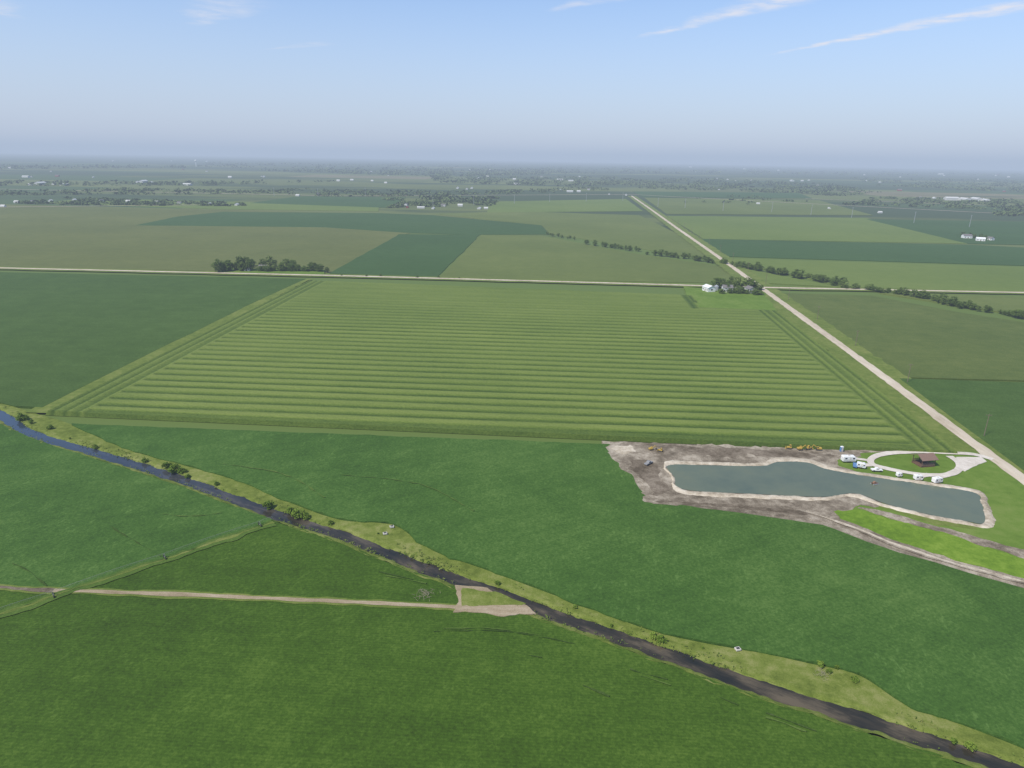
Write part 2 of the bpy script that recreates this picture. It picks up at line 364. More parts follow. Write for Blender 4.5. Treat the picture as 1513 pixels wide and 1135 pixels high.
def marks(lst,mat,w,z,lab):
    Vv=[];Ff=[]
    for pts in lst:
        q=dens(smoothc([P(u,v) for u,v in pts],False,6),1.0,False); prev=None
        for i,a_ in enumerate(q):
            t=(q[min(i+1,len(q)-1)]-q[max(i-1,0)]); t.z=0; t.normalize(); nn=Vector((-t.y,t.x,0))
            ww=w*(.10+max(0,.5+1.8*nz(a_.x,a_.y,.35,2)))*.5
            off=nn*.4*nz(a_.x,a_.y,.25,3)
            c1=a_+nn*ww+off; c2=a_-nn*ww+off
            Vv+=[(c1.x,c1.y,z),(c2.x,c2.y,z)]
            if prev is not None: Ff.append((prev,prev+1,prev+3,prev+2))
            prev=len(Vv)-2
    o=mkobj('wheel_track',Vv,Ff,mat)
    if o.data.polygons[0].normal.z<0:o.data.flip_normals()
    tag(o,lab,'wheel tracks','stuff')
marks([[(165,783),(200,805),(238,828)],[(20,838),(45,850),(70,872)],[(640,940),(700,938),(760,941),(850,957)],[(930,995),(985,1012)],[(1130,1060),(1205,1088)],[(1050,1032),(1090,1048)],[(560,850),(610,862)],[(860,1020),(900,1035)],[(760,970),(800,978)]],trk,.4,1.24,'dark wheel marks through the soybean rows')
marks([[(655,936),(720,935),(800,945)],[(940,1002),(990,1020)],[(570,856),(630,868)],[(505,706),(620,720),(700,760)],[(1130,1066),(1190,1088)],[(330,690),(420,705),(480,740)],[(240,765),(290,768),(330,762)]],lit,.4,1.27,'pale flattened streaks in the soybean rows')
# ---------------- pond site
ipoly('dirt_yard',[(890,652),(1200,664),(1440,670),(1480,690),(1560,735),(1680,830),(1700,935),(1513,884),(1330,830),(1215,787),(1090,768),(945,752),(925,700)],.97,dirt,4,1.0,kind='structure',label='bare soil base around pond and camp site')
ipoly('grass_lawn',[(1236,672),(1300,668),(1440,668),(1470,683),(1540,735),(1660,830),(1700,900),(1513,862),(1390,818),(1290,775),(1230,745),(1200,700)],1.02,lawn,4,.6,kind='structure',label='mown grass around the pond camp site')
ipoly('dirt_yard',[(903,658),(940,655),(1010,656),(1130,661),(1262,668),(1262,674),(1238,681),(1246,692),(1330,715),(1440,735),(1300,748),(1260,748),(1225,772),(1185,764),(1100,756),(1020,746),(960,743),(944,728),(940,708),(918,688),(904,670)],1.06,dirt,1.2,2.8,True,kind='structure',label='bare graded soil around the pond')
ribbon('dirt_track',smoothc([P(u,v) for u,v in [(1160,750),(1215,767),(1270,787),(1330,811),(1410,837),(1513,864),(1750,928)]],False,8),3.0,1.18,dirt,.5,step=1.5,kind='structure',label='soil track leading away from the pond')
ribbon('dirt_track',smoothc([P(u,v) for u,v in [(1190,760),(1270,788),(1330,812),(1410,838),(1513,865),(1750,929)]],False,8),.9,1.20,sand,.3,step=1.5,kind='structure',label='thin pale worn wheel path on soil track')
ipoly('grass_patch',[(1235,758),(1262,753),(1300,762),(1400,787),(1513,826),(1640,868),(1640,894),(1513,856),(1420,829),(1330,802),(1245,772)],1.14,lush,1.5,1.8,kind='structure',label='vivid green weedy patch beside the soil track')
ipoly('dirt_strip',[(1262,748),(1300,752),(1380,776),(1513,812),(1640,852),(1640,868),(1513,824),(1400,790),(1310,764)],1.17,dirt,1.5,1.4,kind='structure',label='bare soil strip above the green patch')
ipoly('dirt_patch',[(1310,735),(1380,757),(1440,772),(1445,782),(1380,775),(1300,748)],1.08,verge,2.5,1,kind='structure',label='thin grass at the pond edge')
ipoly('dirt_patch',[(909,660),(930,659),(940,667),(920,671)],1.10,sand,1.0,2.5,True,kind='structure',label='pale sandy spoil at the yard corner')
ipoly('dirt_patch',[(1000,660),(1130,665),(1240,672),(1180,675),(1050,672)],1.09,dirtd,1.2,3.0,True,kind='structure',label='darker damp soil beside the pond')
ipoly('dirt_patch',[(960,740),(1060,748),(1150,757),(1205,764),(1190,755),(1090,748),(1000,740)],1.095,dirtd,1.2,2.0,kind='structure',label='darker damp soil beside the pond')
ipoly('dirt_patch',[(930,680),(965,684),(978,705),(985,728),(962,728),(948,706)],1.093,dirtd,1.2,3.2,True,kind='structure',label='darker churned soil beside the pond')
outer=smoothc([P(u,v) for u,v in [(982,686),(1040,686),(1118,688),(1146,680),(1195,682),(1228,693),(1280,703),(1360,715),(1442,728),(1460,748),(1469,780),(1437,782),(1370,770),(1310,755),(1255,738),(1215,744),(1120,741),(1006,734),(992,712)]],True,8)
inner=smoothc([P(u,v) for u,v in [(987,692),(1040,692),(1122,693),(1150,687),(1192,688),(1222,698),(1280,708),(1360,720),(1436,732),(1449,748),(1453,777),(1425,775),(1370,765),(1310,750),(1262,734),(1215,739),(1120,735),(1010,728),(996,710)]],True,8)
loft('sand_rim',outer,inner,1.04,1.16,sand,900,.7,.35,closed=True,mids=5,kind='structure',label='pale sand berm around the pond')
poly('pond',inner,1.22,pondm,skirt=False,kind='structure',label='murky grey green excavated pond')
ribbon('driveway',smoothc([P(u,v) for u,v in [(1466,683),(1440,676),(1400,673),(1350,672),(1310,674),(1288,681),(1288,690),(1316,698),(1358,705),(1394,706),(1415,699),(1416,688),(1402,678)]],False,8),2.7,1.20,gravelw,.18,.03,step=1.5,kind='structure',label='white gravel camp loop drive')
ipoly('driveway_pad',[(1412,675),(1450,675),(1457,682),(1424,696),(1413,690)],1.16,gravelw,1.5,.6,kind='structure',label='white gravel entrance apron')
for i,pts in enumerate([[(1248,679),(1285,685)],[(1266,692),(1290,691)],[(1352,710),(1372,705)],[(1380,713),(1400,706)]]):
    ribbon('driveway_pad',[P(u,v) for u,v in pts],2.2,1.17+.004*i,gravelw,.25,step=1,kind='structure',label='white gravel parking pad')
ipoly('grass_lawn',[(1010,424),(1128,430),(1150,462),(1030,460)],1.0,lawn,6,2,kind='structure',label='bright farmyard lawn')
ipoly('grass_lawn',[(325,396),(480,399),(478,406),(325,402)],1.0,lawn,6,1,kind='structure',label='farmyard lawn among trees')
# ---------------- mesh builder
class MB:
    def __init__(s): s.v=[];s.f=[];s.mi=[]
    def add(s,v,f,mi=0):
        k=len(s.v); s.v+=[tuple(x) for x in v]; s.f+=[tuple(i+k for i in q) for q in f]; s.mi+=[mi]*len(f)
    def box(s,c,d,R=None,mi=0,taper=1.0):
        vs=[]
        for z in (-.5,.5):
            t=taper if z>0 else 1
            for x,y in ((-.5,-.5),(.5,-.5),(.5,.5),(-.5,.5)):
                q=Vector((x*d[0]*t,y*d[1]*t,z*d[2]))
                if R: q=R@q
                vs.append(q+Vector(c))
        s.add(vs,[(0,3,2,1),(4,5,6,7),(0,1,5,4),(1,2,6,5),(2,3,7,6),(3,0,4,7)],mi)
    def prism(s,prof,y0,y1,mi=0):
        n=len(prof); v=[(x,y0,z) for x,z in prof]+[(x,y1,z) for x,z in prof]
        f=[tuple(range(n)),tuple(reversed(range(n,2*n)))]+[(i,n+i,n+(i+1)%n,(i+1)%n) for i in range(n)]
        s.add(v,f,mi)
    def cyl(s,p0,p1,r0,r1=None,n=10,mi=0):
        r1=r0 if r1 is None else r1; p0=Vector(p0);p1=Vector(p1); d=(p1-p0).normalized()
        a=d.orthogonal().normalized(); c=d.cross(a); v=[]
        for p_,r in ((p0,r0),(p1,r1)):
            for i in range(n):
                t=2*pi*i/n; v.append(p_+(a*math.cos(t)+c*math.sin(t))*r)
        s.add(v,[(i,(i+1)%n,n+(i+1)%n,n+i) for i in range(n)]+[tuple(reversed(range(n))),tuple(range(n,2*n))],mi)
    def obj(s,name,mat,parent=None,bevel=0):
        o=mkobj(name,s.v,s.f,mat,parent)
        if isinstance(mat,list): o.data.polygons.foreach_set('material_index',s.mi)
        if bevel:
            md=o.modifiers.new('b','BEVEL'); md.width=bevel; md.segments=2; md.limit_method='ANGLE'
        return o
def empty(name,loc=(0,0,0),rot=0,**kw):
    e=bpy.data.objects.new(name,None); e.location=loc; e.rotation_euler=(0,0,rot); e.empty_display_size=.5; col.objects.link(e); return tag(e,**kw)
def clone(src,loc,rot=0,s=1,label=None):
    c=src.copy(); col.objects.link(c); c.location=loc; c.rotation_euler=(0,0,rot); c.scale=(s,s,s) if not isinstance(s,tuple) else s
    if label:c['label']=label
    for ch in src.children:
        k=ch.copy(); col.objects.link(k); k.parent=c
        for h in ch.children:
            kk=h.copy(); col.objects.link(kk); kk.parent=k
    return c
white=simple('white_paint',(.74,.74,.72),.4,spec=.5,var=.05)
offw=simple('weathered_white',(.55,.55,.53),.6,var=.15,scale=.1)
cream=simple('cream_panel',(.55,.52,.46),.5,var=.05)
glass=simple('dark_glass',(.03,.035,.04),.1,spec=.6)
rubber=simple('rubber',(.02,.02,.02),.8)
yel=simple('machine_yellow',(.44,.30,.06),.7,var=.25)
steel=simple('galvanised_steel',(.42,.43,.44),.45,metal=.4)
dull=simple('weathered_steel',(.22,.24,.19),.8)
darkm=simple('dark_steel',(.05,.05,.05),.6)
brown=simple('brown_boards',(.13,.075,.05),.8,var=.3,scale=5)
brownr=simple('brown_roof',(.20,.13,.10),.8,var=.2)
greyr=simple('shingle_roof',(.16,.15,.145),.9,var=.2)
redp=simple('red_barn_paint',(.25,.05,.04),.7)
blue=simple('blue_panel',(.10,.2,.38),.5)
greyp=simple('grey_paint',(.25,.25,.25),.35,spec=.3)
wood=simple('pole_wood',(.17,.13,.10),.9)
bark=simple('bark',(.10,.08,.06),.95,var=.3)
# trees
def leafmat(name,sc_,st):
    m,nt,b=newmat(name); g=NG(nt)
    oi=g.n('ShaderNodeObjectInfo'); tc=g.n('ShaderNodeTexCoord')
    n=g.noise(tc.outputs['Object'],sc_,3); f=g.m('ADD',g.m('MULTIPLY',n,.7),g.m('MULTIPLY',oi.outputs['Random'],.35))
    g.put(b.inputs['Base Color'],g.ramp(f,st)); b.inputs['Roughness'].default_value=.6; return m
lm=leafmat('leaves',.5,[(.25,(.060,.100,.018)),(.55,(.105,.158,.030)),(.85,(.150,.200,.046))])
lb=leafmat('bush_leaves',.9,[(.25,(.09,.150,.016)),(.55,(.135,.21,.026)),(.85,(.19,.26,.04))])
lf,nt,b=newmat('wood_leaves'); g=NG(nt)
p=g.pos(); n=g.noise(p,.02,4); g.put(b.inputs['Base Color'],g.ramp(n,[(.3,(.058,.090,.028)),(.7,(.10,.138,.044))])); b.inputs['Roughness'].default_value=.8
def leafquad(V,Fc,c,s,r,up_=.6):
    d=Vector((r.gauss(0,1),r.gauss(0,1),r.gauss(0,1)+up_)).normalized(); a=d.orthogonal().normalized()*s; c2=d.cross(a).normalized()*s*r.uniform(.6,1)
    k=len(V); V+=[c-a*.9,c-c2,c+a,c+c2*.8]; Fc.append((k,k+1,k+2,k+3))
def crown(name,h,w,seed,nb,nq,qs,parent,mat,low=.25):
    r=random.Random(seed); V=[];Fc=[]
    for _ in range(nb):
        while True:
            q=Vector((r.uniform(-1,1),r.uniform(-1,1),r.uniform(-1,1)))
            if .3<q.length<1: break
        z=h*(low+(1-low)*.5)+q.z*h*(1-low)*.5
        wf=1-.35*max(0,q.z)
        c=Vector((q.x*w/2*wf,q.y*w/2*wf,z)); br=r.uniform(.13,.22)*w
        for _ in range(nq):
            d=Vector((r.gauss(0,1),r.gauss(0,1),r.gauss(0,1))).normalized()*br*r.uniform(.6,1.05)
            leafquad(V,Fc,c+Vector((d.x,d.y,d.z*.75)),qs*r.uniform(.6,1.3),r,1.0)
    return mkobj(name,V,Fc,mat,parent)
def tree(name,h,w,seed,label,cat='tree',group=None,bush=False,nb=28,nq=36,qs=.42):
    e=empty(name,label=label,cat=cat,group=group); r=random.Random(seed); m=MB()
    tr_=h*.025+.06
    if bush: tr_*=.5
    if not bush: m.cyl((0,0,-.2),(0,0,h*.42),tr_,tr_*.7,7)
    for i in range(5):
        a=i*2*pi/5+r.uniform(-.4,.4); z0=(h*.02 if bush else h*r.uniform(.25,.42))
        m.cyl((0,0,z0),(math.cos(a)*w*.28,math.sin(a)*w*.28,h*r.uniform(.5,.72)),tr_*.55,tr_*.15,5)
    m.obj('trunk',bark,e)
    crown('crown',h,w,seed,nb,nq,qs,e,lb if bush else lm,.04 if bush else .10)
    return e
protos=[tree('broadleaf_tree',10,8.5,11,'leafy green broadleaf tree standing in a field row','tree','broadleaf trees in rows'),
        tree('broadleaf_tree',12,8,12,'leafy green broadleaf tree standing in a field row','tree','broadleaf trees in rows',nb=32),
        tree('broadleaf_tree',8,8,13,'leafy green broadleaf tree standing in a field row','tree','broadleaf trees in rows')]
bprotos=[tree('bush',2.4,3.4,21,'bushy green shrub growing on the creek bank','bush','bushes on the creek bank',True,30,36,.2),
         tree('bush',2.0,2.4,22,'bushy green shrub growing on the creek bank','bush','bushes on the creek bank',True,24,36,.17)]
used=set()
def place(protos,u,v,s,label=None,jit=0,z=0.3):
    i=random.randrange(len(protos)); p_=P(u,v,z); loc=Vector((p_.x+random.uniform(-jit,jit),p_.y+random.uniform(-jit,jit),z))
    ss=s*random.uniform(.85,1.15); sc_=(ss*random.uniform(.85,1.2),ss*random.uniform(.85,1.2),ss)
    src=protos[i]
    if src.name not in used:
        used.add(src.name); src.location=loc; src.rotation_euler=(0,0,random.uniform(0,6)); src.scale=sc_
        if label: src['label']=label
        return src
    return clone(src,loc,random.uniform(0,6.3),sc_,label)
def trow(pts,n,s,label,jit=4,wd=(1.1,1.7)):
    w=[P(u,v) for u,v in pts]; L=[0]
    for i in range(1,len(w)): L.append(L[-1]+(w[i]-w[i-1]).length)
    for i in range(n):
        t=L[-1]*(i+random.uniform(.1,.9))/n
        k=max(j for j in range(len(L)) if L[j]<=t); k=min(k,len(w)-2)
        q=w[k].lerp(w[k+1],(t-L[k])/(L[k+1]-L[k]))
        j=random.randrange(len(protos)); src=protos[j]
        loc=Vector((q.x+random.uniform(-jit,jit),q.y+random.uniform(-jit,jit),.3)); ss=s*random.uniform(.65,1.15); sc_=(ss*random.uniform(*wd),ss*random.uniform(*wd),ss)
        if src.name not in used:
            used.add(src.name); src.location=loc; src.scale=sc_; src['label']=label
        else: clone(src,loc,random.uniform(0,6.3),sc_,label)
trow([(328,402),(345,401),(372,401)],15,1.15,'tall leafy tree shading the farmyard',6,(.9,1.3))
trow([(380,402),(430,401),(480,402)],24,.68,'leafy tree in the farm shelter belt',5)
trow([(335,395),(460,396)],12,.75,'leafy tree behind the farmyard',8)
trow([(866,361),(905,367),(945,373)],18,.52,'small leafy tree in a field line')
trow([(960,377),(1000,381),(1078,392)],32,.56,'small leafy tree in a field line')
trow([(806,347),(852,355)],9,.45,'small leafy tree in a field line')
trow([(1085,394),(1140,404),(1200,414),(1248,423)],50,.62,'leafy tree in a creek side belt',5)
trow([(1250,427),(1290,431),(1350,440),(1430,457),(1513,471),(1640,490)],66,.54,'leafy tree in a creek side belt',4)
trow([(1064,434),(1090,434),(1126,437)],22,.55,'leafy tree in the white farmyard',5)
trow([(1062,428),(1095,427),(1124,430)],14,.8,'taller leafy tree behind the white farmyard',5)
trow([(1424,350),(1468,356)],12,.65,'leafy tree around a white farmhouse',8)
trow([(480,408),(600,411),(700,413)],6,.22,'small roadside shrub beside the gravel road',2)
for u,v,s in [(30,622,1.2),(45,626,.9),(258,697,1.3),(246,692,1.0),(268,699,.8),(400,750,1.1),(440,764,1.2),(430,758,.9),(452,767,.8),(488,775,.6),(318,718,.6),(213,683,.6),(279,706,.6),
              (735,866,.6),(967,943,.6),(978,947,.6),(1214,986,.6),(1226,994,.6),(1263,1004,.5),(1235,990,.5),(1435,1106,.6),(1408,1098,.5),(140,662,.6),(105,650,.5),(75,634,.8),(560,790,.3),(850,900,.4),(905,925,.3),(1040,960,.3)]:
    place(bprotos,u,v,s,None,.5,.6)
# rough bank vegetation along the water
r=random.Random(5); V=[];Fc=[]
for k,q in enumerate(cwd):
    i0=max(0,k-1);i1=min(len(cwd)-1,k+1); t=(cwd[i1]-cwd[i0]); t.z=0
    if t.length<1e-4: continue
    t.normalize(); nn=Vector((-t.y,t.x,0))
    if q.y>600 or q.y<60: continue
    for side in (1,-1):
        dn=max(.05,.7+1.8*nz(q.x,q.y,.06,11+side))
        for _ in range(int(dn*4)):
            d=CW/2+(r.random()**1.7)*(4.0 if side>0 else 1.6)-.45
            c_=q+nn*side*d+t*r.uniform(-.8,.8); s_=r.uniform(.10,.26)*(.7+dn*.3)
            for _ in range(4): leafquad(V,Fc,Vector((c_.x+r.gauss(0,s_),c_.y+r.gauss(0,s_),.55+(.3 if side<0 else .1)+r.uniform(0,s_*1.5))),s_,r,1.2)
bg_=earth('bank_weeds',(.06,.10,.014),(.11,.155,.026),(.18,.20,.06),.08,.5,k=(1.6,1.6,1))
tag(mkobj('bank_vegetation',V,Fc,bg_),'ragged weeds lining both creek banks','weeds','stuff')
def woods(name,polys,lab,seed):
    r=random.Random(seed); V=[];Fc=[]
    for pl,n_,nq,s in polys:
        xs=[a[0] for a in pl]; ys=[a[1] for a in pl]; vp=[Vector((a[0],a[1],0)) for a in pl]; c_=0
        while c_<n_:
            u=r.uniform(min(xs),max(xs)); v=r.uniform(min(ys),max(ys))
            if not inpoly(u,v,vp): continue
            if noise.noise(Vector((u*.03,v*.16,seed)))<-.08 and r.random()<.85: c_+=.5; continue
            c_+=1; q=P(u,v); h=r.uniform(5,8)*s; w=r.uniform(14,28)*s; z0=gz(q.x,q.y)
            for _ in range(nq):
                d=Vector((r.gauss(0,1),r.gauss(0,1),r.gauss(0,1))).normalized()*r.uniform(.6,1)
                leafquad(V,Fc,Vector((q.x+d.x*w/2,q.y+d.y*w/2,z0+h*.48+d.z*h*.44)),w*.16+h*.08,r,2.0)
    tag(mkobj(name,V,Fc,lf),lab,'woodland','stuff')
woods('distant_woodland',[([(20,301),(100,293),(360,301),(362,305),(150,304)],420,18,.64),([(572,308),(590,300),(640,294),(735,297),(728,305),(700,303),(640,306)],260,18,.64),
  ([(560,296),(640,290),(740,293),(735,297),(640,298)],90,14,.9)],'dark tree belts around distant farms',1)
woods('distant_woodland',[([(1240,303),(1300,292),(1500,296),(1513,306),(1513,320),(1480,320),(1460,310),(1300,304)],600,12,.8),([(900,270),(1010,262),(1220,272),(1300,285),(1240,290),(1100,283),(950,279)],1300,8,1.),
  ([(1200,300),(1180,292),(1050,288),(1000,300),(1110,303)],40,12,.8)],'dark woodland mass across distant land',2)
woods('distant_woodland',[([(400,285),(420,280),(700,284),(900,276),(900,281),(700,290),(480,291)],500,9,.85),([(0,284),(200,279),(420,283),(400,287),(0,289)],300,9,.85),
  ([(640,262),(900,262),(1000,270),(850,276),(640,270)],1000,6,1.2),([(1250,262),(1700,268),(1700,286),(1500,285),(1300,275)],1300,6,1.2),([(380,252),(640,250),(900,256),(640,262)],1000,5,1.5),([(-200,268),(250,270),(500,268),(300,275),(-200,275)],400,6,1.2),
  ([(300,240),(1600,252),(1600,262),(900,256),(300,248)],1600,5,2.),([(-300,245),(300,245),(300,249),(-300,252)],400,5,1.8)],'hazy blue green woods toward the horizon',3)
# buildings
def house(name,L,W,h,rf,wm,rm,loc,rot,label,cat='house',parts=True,group=None):
    e=empty(name,loc,rot,label=label,cat=cat,group=group)
    m=MB(); m.prism([(-W/2,0),(W/2,0),(W/2,h),(0,h+rf),(-W/2,h)],-L/2,L/2); m.obj('wall',wm,e)
    m=MB(); a=math.atan2(rf,W/2); sl=math.hypot(rf,W/2)+.5
    for sg in (-1,1):
        R=Matrix.Rotation(sg*a,3,'Y'); c=Vector((sg*(W/4+.1),0,h+rf/2+.12-.03)); m.box(c,(sl,L+.8,.12),R)
    m.obj('roof',rm,e)
    if parts:
        for k in range(3):
            m=MB(); y=-L/2+L*(k+.5)/3
            if k==1: m.box((-W/2-.03,y,1.05),(.08,1,2.1)); m.obj('door',brown if wm!=redp else white,e)
            else: m.box((-W/2-.03,y,1.6),(.08,1.1,1.2)); m.obj('window',glass,e)
        m=MB(); m.box((0,-L/2-.03,h*.55),(1.4,.08,1.2)); m.obj('window',glass,e)
    return e
def bin_(loc,label,s=1):
    e=empty('grain_bin',loc,label=label,cat='grain bin'); m=MB(); m.cyl((0,0,0),(0,0,5*s),2.7*s,n=20); m.obj('wall',steel,e)
    m=MB(); m.cyl((0,0,5*s),(0,0,6.6*s),2.85*s,.3,n=20); m.obj('roof',steel,e)
G=1.0
def at(u,v,z=G):
    q=P(u,v,z); return (q.x,q.y,z+gz(q.x,q.y))
house('machine_shed',9,7,3.4,1.5,white,white,at(1047,430),.3,'white metal machine shed on a bright lawn','barn')
house('farmhouse',8,6,3.6,2.0,white,greyr,at(1074,431),1.5,'white farmhouse with grey roof among trees')
house('machine_shed',5,4,2.4,1.0,cream,greyr,at(1090,431),1.5,'low pale outbuilding in the farmyard','barn')
house('farmhouse',8,6,3.2,1.8,white,greyr,at(1108,432),.2,'grey roofed farmhouse under trees')
bin_(at(1058,429),'galvanised round grain bin beside white shed',.7)
house('farmhouse',7,5,2.8,1.8,cream,greyr,at(389,399),1.5,'pale farmhouse below tall trees by the gravel road')
house('machine_shed',5,4,2.4,1.0,cream,greyr,at(366,400),1.5,'small pale shed beside the road under trees','shed')
house('farmhouse',12,8,3.6,2.3,white,greyr,at(1428,352,.5),1.5,'white farmhouse beside dark soybean field')
house('machine_shed',11,7,3.2,1.8,white,white,at(1448,356,.5),1.2,'white shed beside dark soybean field','shed')
house('farmhouse',8,6,3,1.8,white,greyr,at(1463,355,.5),.3,'small white house beside dark soybean field')
tm=[]
for (L,W,h,rf,rm) in [(14,9,4,3,offw),(13,9,4,3,greyr),(34,16,6,3,offw),(18,10,5,3,redp)]:
    m=MB(); m.prism([(-W/2,0),(W/2,0),(W/2,h),(0,h+rf),(-W/2,h)],-L/2,L/2,0)
    a=math.atan2(rf,W/2); sl=math.hypot(rf,W/2)+.5
    for sg in (-1,1): m.box((sg*(W/4+.1),0,h+rf/2+.12),(sl,L+.8,.15),Matrix.Rotation(sg*a,3,'Y'),1)
    me=bpy.data.meshes.new('distant_house'); me.from_pydata(m.v,[],m.f); me.materials.append(offw if rm!=redp else redp); me.materials.append(rm if rm!=redp else greyr); me.polygons.foreach_set('material_index',m.mi); me.update(); tm.append(me)
def tb(u,v,k,s=1,rot=None):
    o=bpy.data.objects.new('distant_house' if k!=2 else 'distant_warehouse',tm[k]); col.objects.link(o); o.location=at(u,v,.2); o.rotation_euler=(0,0,rot if rot is not None else random.choice([ANG,ANG+pi/2])+random.uniform(-.1,.1)); s*=.75; o.scale=(s,s,s)
    tag(o,['white gabled house on distant farmland','white house with grey roof on distant farmland','long white metal warehouse on distant farmland','dull red barn on distant farmland'][k],'house' if k!=2 else 'warehouse',group='distant farm buildings')
for u,v,k,s in [(212,270,2,1.3),(224,271,0,1.2),(203,270,0,1),(277,274,2,1),(60,273,2,1.3),(80,273,1,1.2),(95,274,2,1),(45,274,0,1),(15,249,0,1.4),(602,307,3,.7),(622,308,2,.6),(585,305,0,.8),(640,309,0,.8),(655,305,1,1),(680,305,0,1),(708,309,2,.6),(718,309,0,.8),(600,304,1,1),
   (828,282,0,1.1),(842,284,2,.8),(855,284,0,1.1),(870,281,1,1.1),(676,279,0,1.2),(697,279,0,1.2),(690,280,1,1),(25,300,0,.9),(48,299,1,.9),(75,298,0,.8),(110,297,0,.9),(150,298,1,.9),(190,299,0,.9),(232,300,0,.8),(265,301,1,.8),(310,303,0,.9),(350,304,0,.9),(5,306,0,.8),
   (1405,296,2,1.5),(1425,297,2,1.4),(1442,297,2,1.5),(1456,298,2,1.2),(1380,294,0,1.1),(1360,293,1,1),(1170,268,2,1.2),(1185,268,0,1.3),(1195,267,0,1),(1060,265,0,1.3),(1075,266,0,1.2),(1110,267,1,1.3),(1020,247,2,1.8),(1100,250,2,1.8),(1150,252,0,2),(1280,268,0,1.2),(1300,270,0,1.2),
   (1120,302,0,.8),(1225,309,0,.8),(1300,315,0,.8),(440,290,0,.9),(470,288,1,.9),(500,268,0,1.2),(520,267,0,1.2),(550,268,0,1),(570,271,0,1),(390,262,0,1.2),(340,263,0,1.4),(900,288,0,.8),(925,289,0,.9),(1390,258,2,2),(1490,262,0,2),(1330,262,0,1.4),(760,266,0,1.4),(800,262,1,1.4),(720,262,0,1.4)]:
    tb(u,v,k,s)
rx=random.Random(9)
for i in range(50):
    u=rx.uniform(-60,1570); hz=233+(u-756)*.0171; v=hz+rx.choice([10,13,18,24,30,38])+rx.uniform(0,5)
    tb(u,v,rx.choice([0,0,1,1,3,2]),rx.uniform(.7,1.2)*(1 if v-hz>18 else 1.4))
e=empty('water_tower',at(290,246),label='pale distant water tower on a column',cat='water tower'); m=MB(); m.cyl((0,0,0),(0,0,34),3,2.2,n=10); m.obj('column',white,e)
m=MB(); m.cyl((0,0,34),(0,0,38),2.5,8,n=14); m.cyl((0,0,38),(0,0,42),8,8,n=14); m.cyl((0,0,42),(0,0,46),8,2,n=14); m.obj('tank',white,e)
def pole(h,mat,lab,arm=True,r=.16):
    e=empty('utility_pole',label=lab,cat='utility pole',group=lab.split(' ')[0]+' poles along the road'); m=MB(); m.cyl((0,0,-.5),(0,0,h),r,r*.65,n=8); m.obj('post',mat,e)
    m=MB(); m.box((0,0,h-.6),(2.4 if arm else 4.5,.12,.14))
    for x in (-1,0,1): m.cyl((x*(1 if arm else 2),0,h-.55),(x*(1 if arm else 2),0,h-.3),.05,n=6)
    m.obj('crossarm',mat,e); return e
up_=pole(9.5,wood,'wooden utility pole beside the gravel road')
dirA=(roadA[6]-roadA[2]).normalized(); nA=Vector((dirA.y,-dirA.x,0))
angA=math.atan2(dirA.y,dirA.x)-pi/2
first=True
RA=dens(roadA[1:],1,False)
tot=0; nxt=15
for i in range(1,len(RA)):
    tot+=(RA[i]-RA[i-1]).length
    if tot>nxt and RA[i].y<1500:
        nxt+=70; q=RA[i]+nA*8.5
        if first: up_.location=(q.x,q.y,1); up_.rotation_euler=(0,0,angA); first=False
        else: clone(up_,(q.x,q.y,1),angA)
tp=pole(21,steel,'pale steel transmission pole standing in farmland',False,.45); first=True
for u,v in [(640,306),(700,303),(760,301),(812,299),(866,298),(920,297),(972,306),(1012,308),(1068,312),(1140,314),(1198,318),(1258,322),(1350,330),(1432,336),(405,290),(470,291),(540,290)]:
    if first: tp.location=at(u,v,0); first=False
    else: clone(tp,at(u,v,0),ANG)
def trailer(L,loc,rot,label,stripe,S_=.85):
    e=empty('camping_trailer',loc,rot,label=label,cat='camping trailer',group='trailers at the pond camp'); e.scale=(S_,S_,S_)
    x=L/2; m=MB(); m.prism([(-x,.55),(x-.25,.55),(x,1.2),(x-.1,2.3),(x-.7,2.95),(-x+.3,3.0),(-x,2.7)],-1.2,1.2); m.obj('body',white,e,.08)
    m=MB(); m.box((-.1,-1.215,1.25),(L*.86,.02,.28)); m.box((-.1,1.215,1.25),(L*.86,.02,.28)); m.obj('stripe',stripe,e)
    for px in (-.28,.0,.3):
        for sy in (-1,1):
            if px==0 and sy==-1:
                m=MB(); m.box((.05*L,-1.22,1.6),(.7,.04,1.85)); m.obj('door',cream,e)
            else: m=MB(); m.box((px*L,sy*1.22,2.05),(1.0,.04,.6)); m.obj('window',glass,e)
    m=MB(); m.box((0,0,3.1),(.9,.7,.28)); m.obj('roof_vent',cream,e,.04)
    for px in (-.5,.35):
        for sy in (-1,1):
            m=MB(); m.cyl((px-.2,sy*1.02,.36),(px-.2,sy*1.24,.36),.36,n=14); m.obj('wheel',rubber,e)
    m=MB(); m.cyl((x-.2,.6,.55),(x+1.2,0,.55),.06,n=6); m.cyl((x-.2,-.6,.55),(x+1.2,0,.55),.06,n=6); m.cyl((x+1.1,0,.0),(x+1.1,0,.8),.05,n=6); m.obj('hitch',darkm,e)
    return e
Z=1.2
trailer(6.3,at(1253,682,Z),ANG+.1,'white camping trailer on a gravel pad near the pond',greyp,.78)
trailer(4.6,at(1272,691,Z),ANG-.4,'white camping trailer with blue stripe by the pond',blue,.65)
trailer(3.6,at(1328,704,Z),ANG+.2,'small white camping trailer on grass',greyp,.5)
trailer(4.2,at(1356,709,Z),ANG+.15,'small white camping trailer beside the loop drive',cream,.65)
trailer(5.2,at(1384,713,Z),ANG+.35,'white camping trailer parked beside the loop drive',greyp,.65)
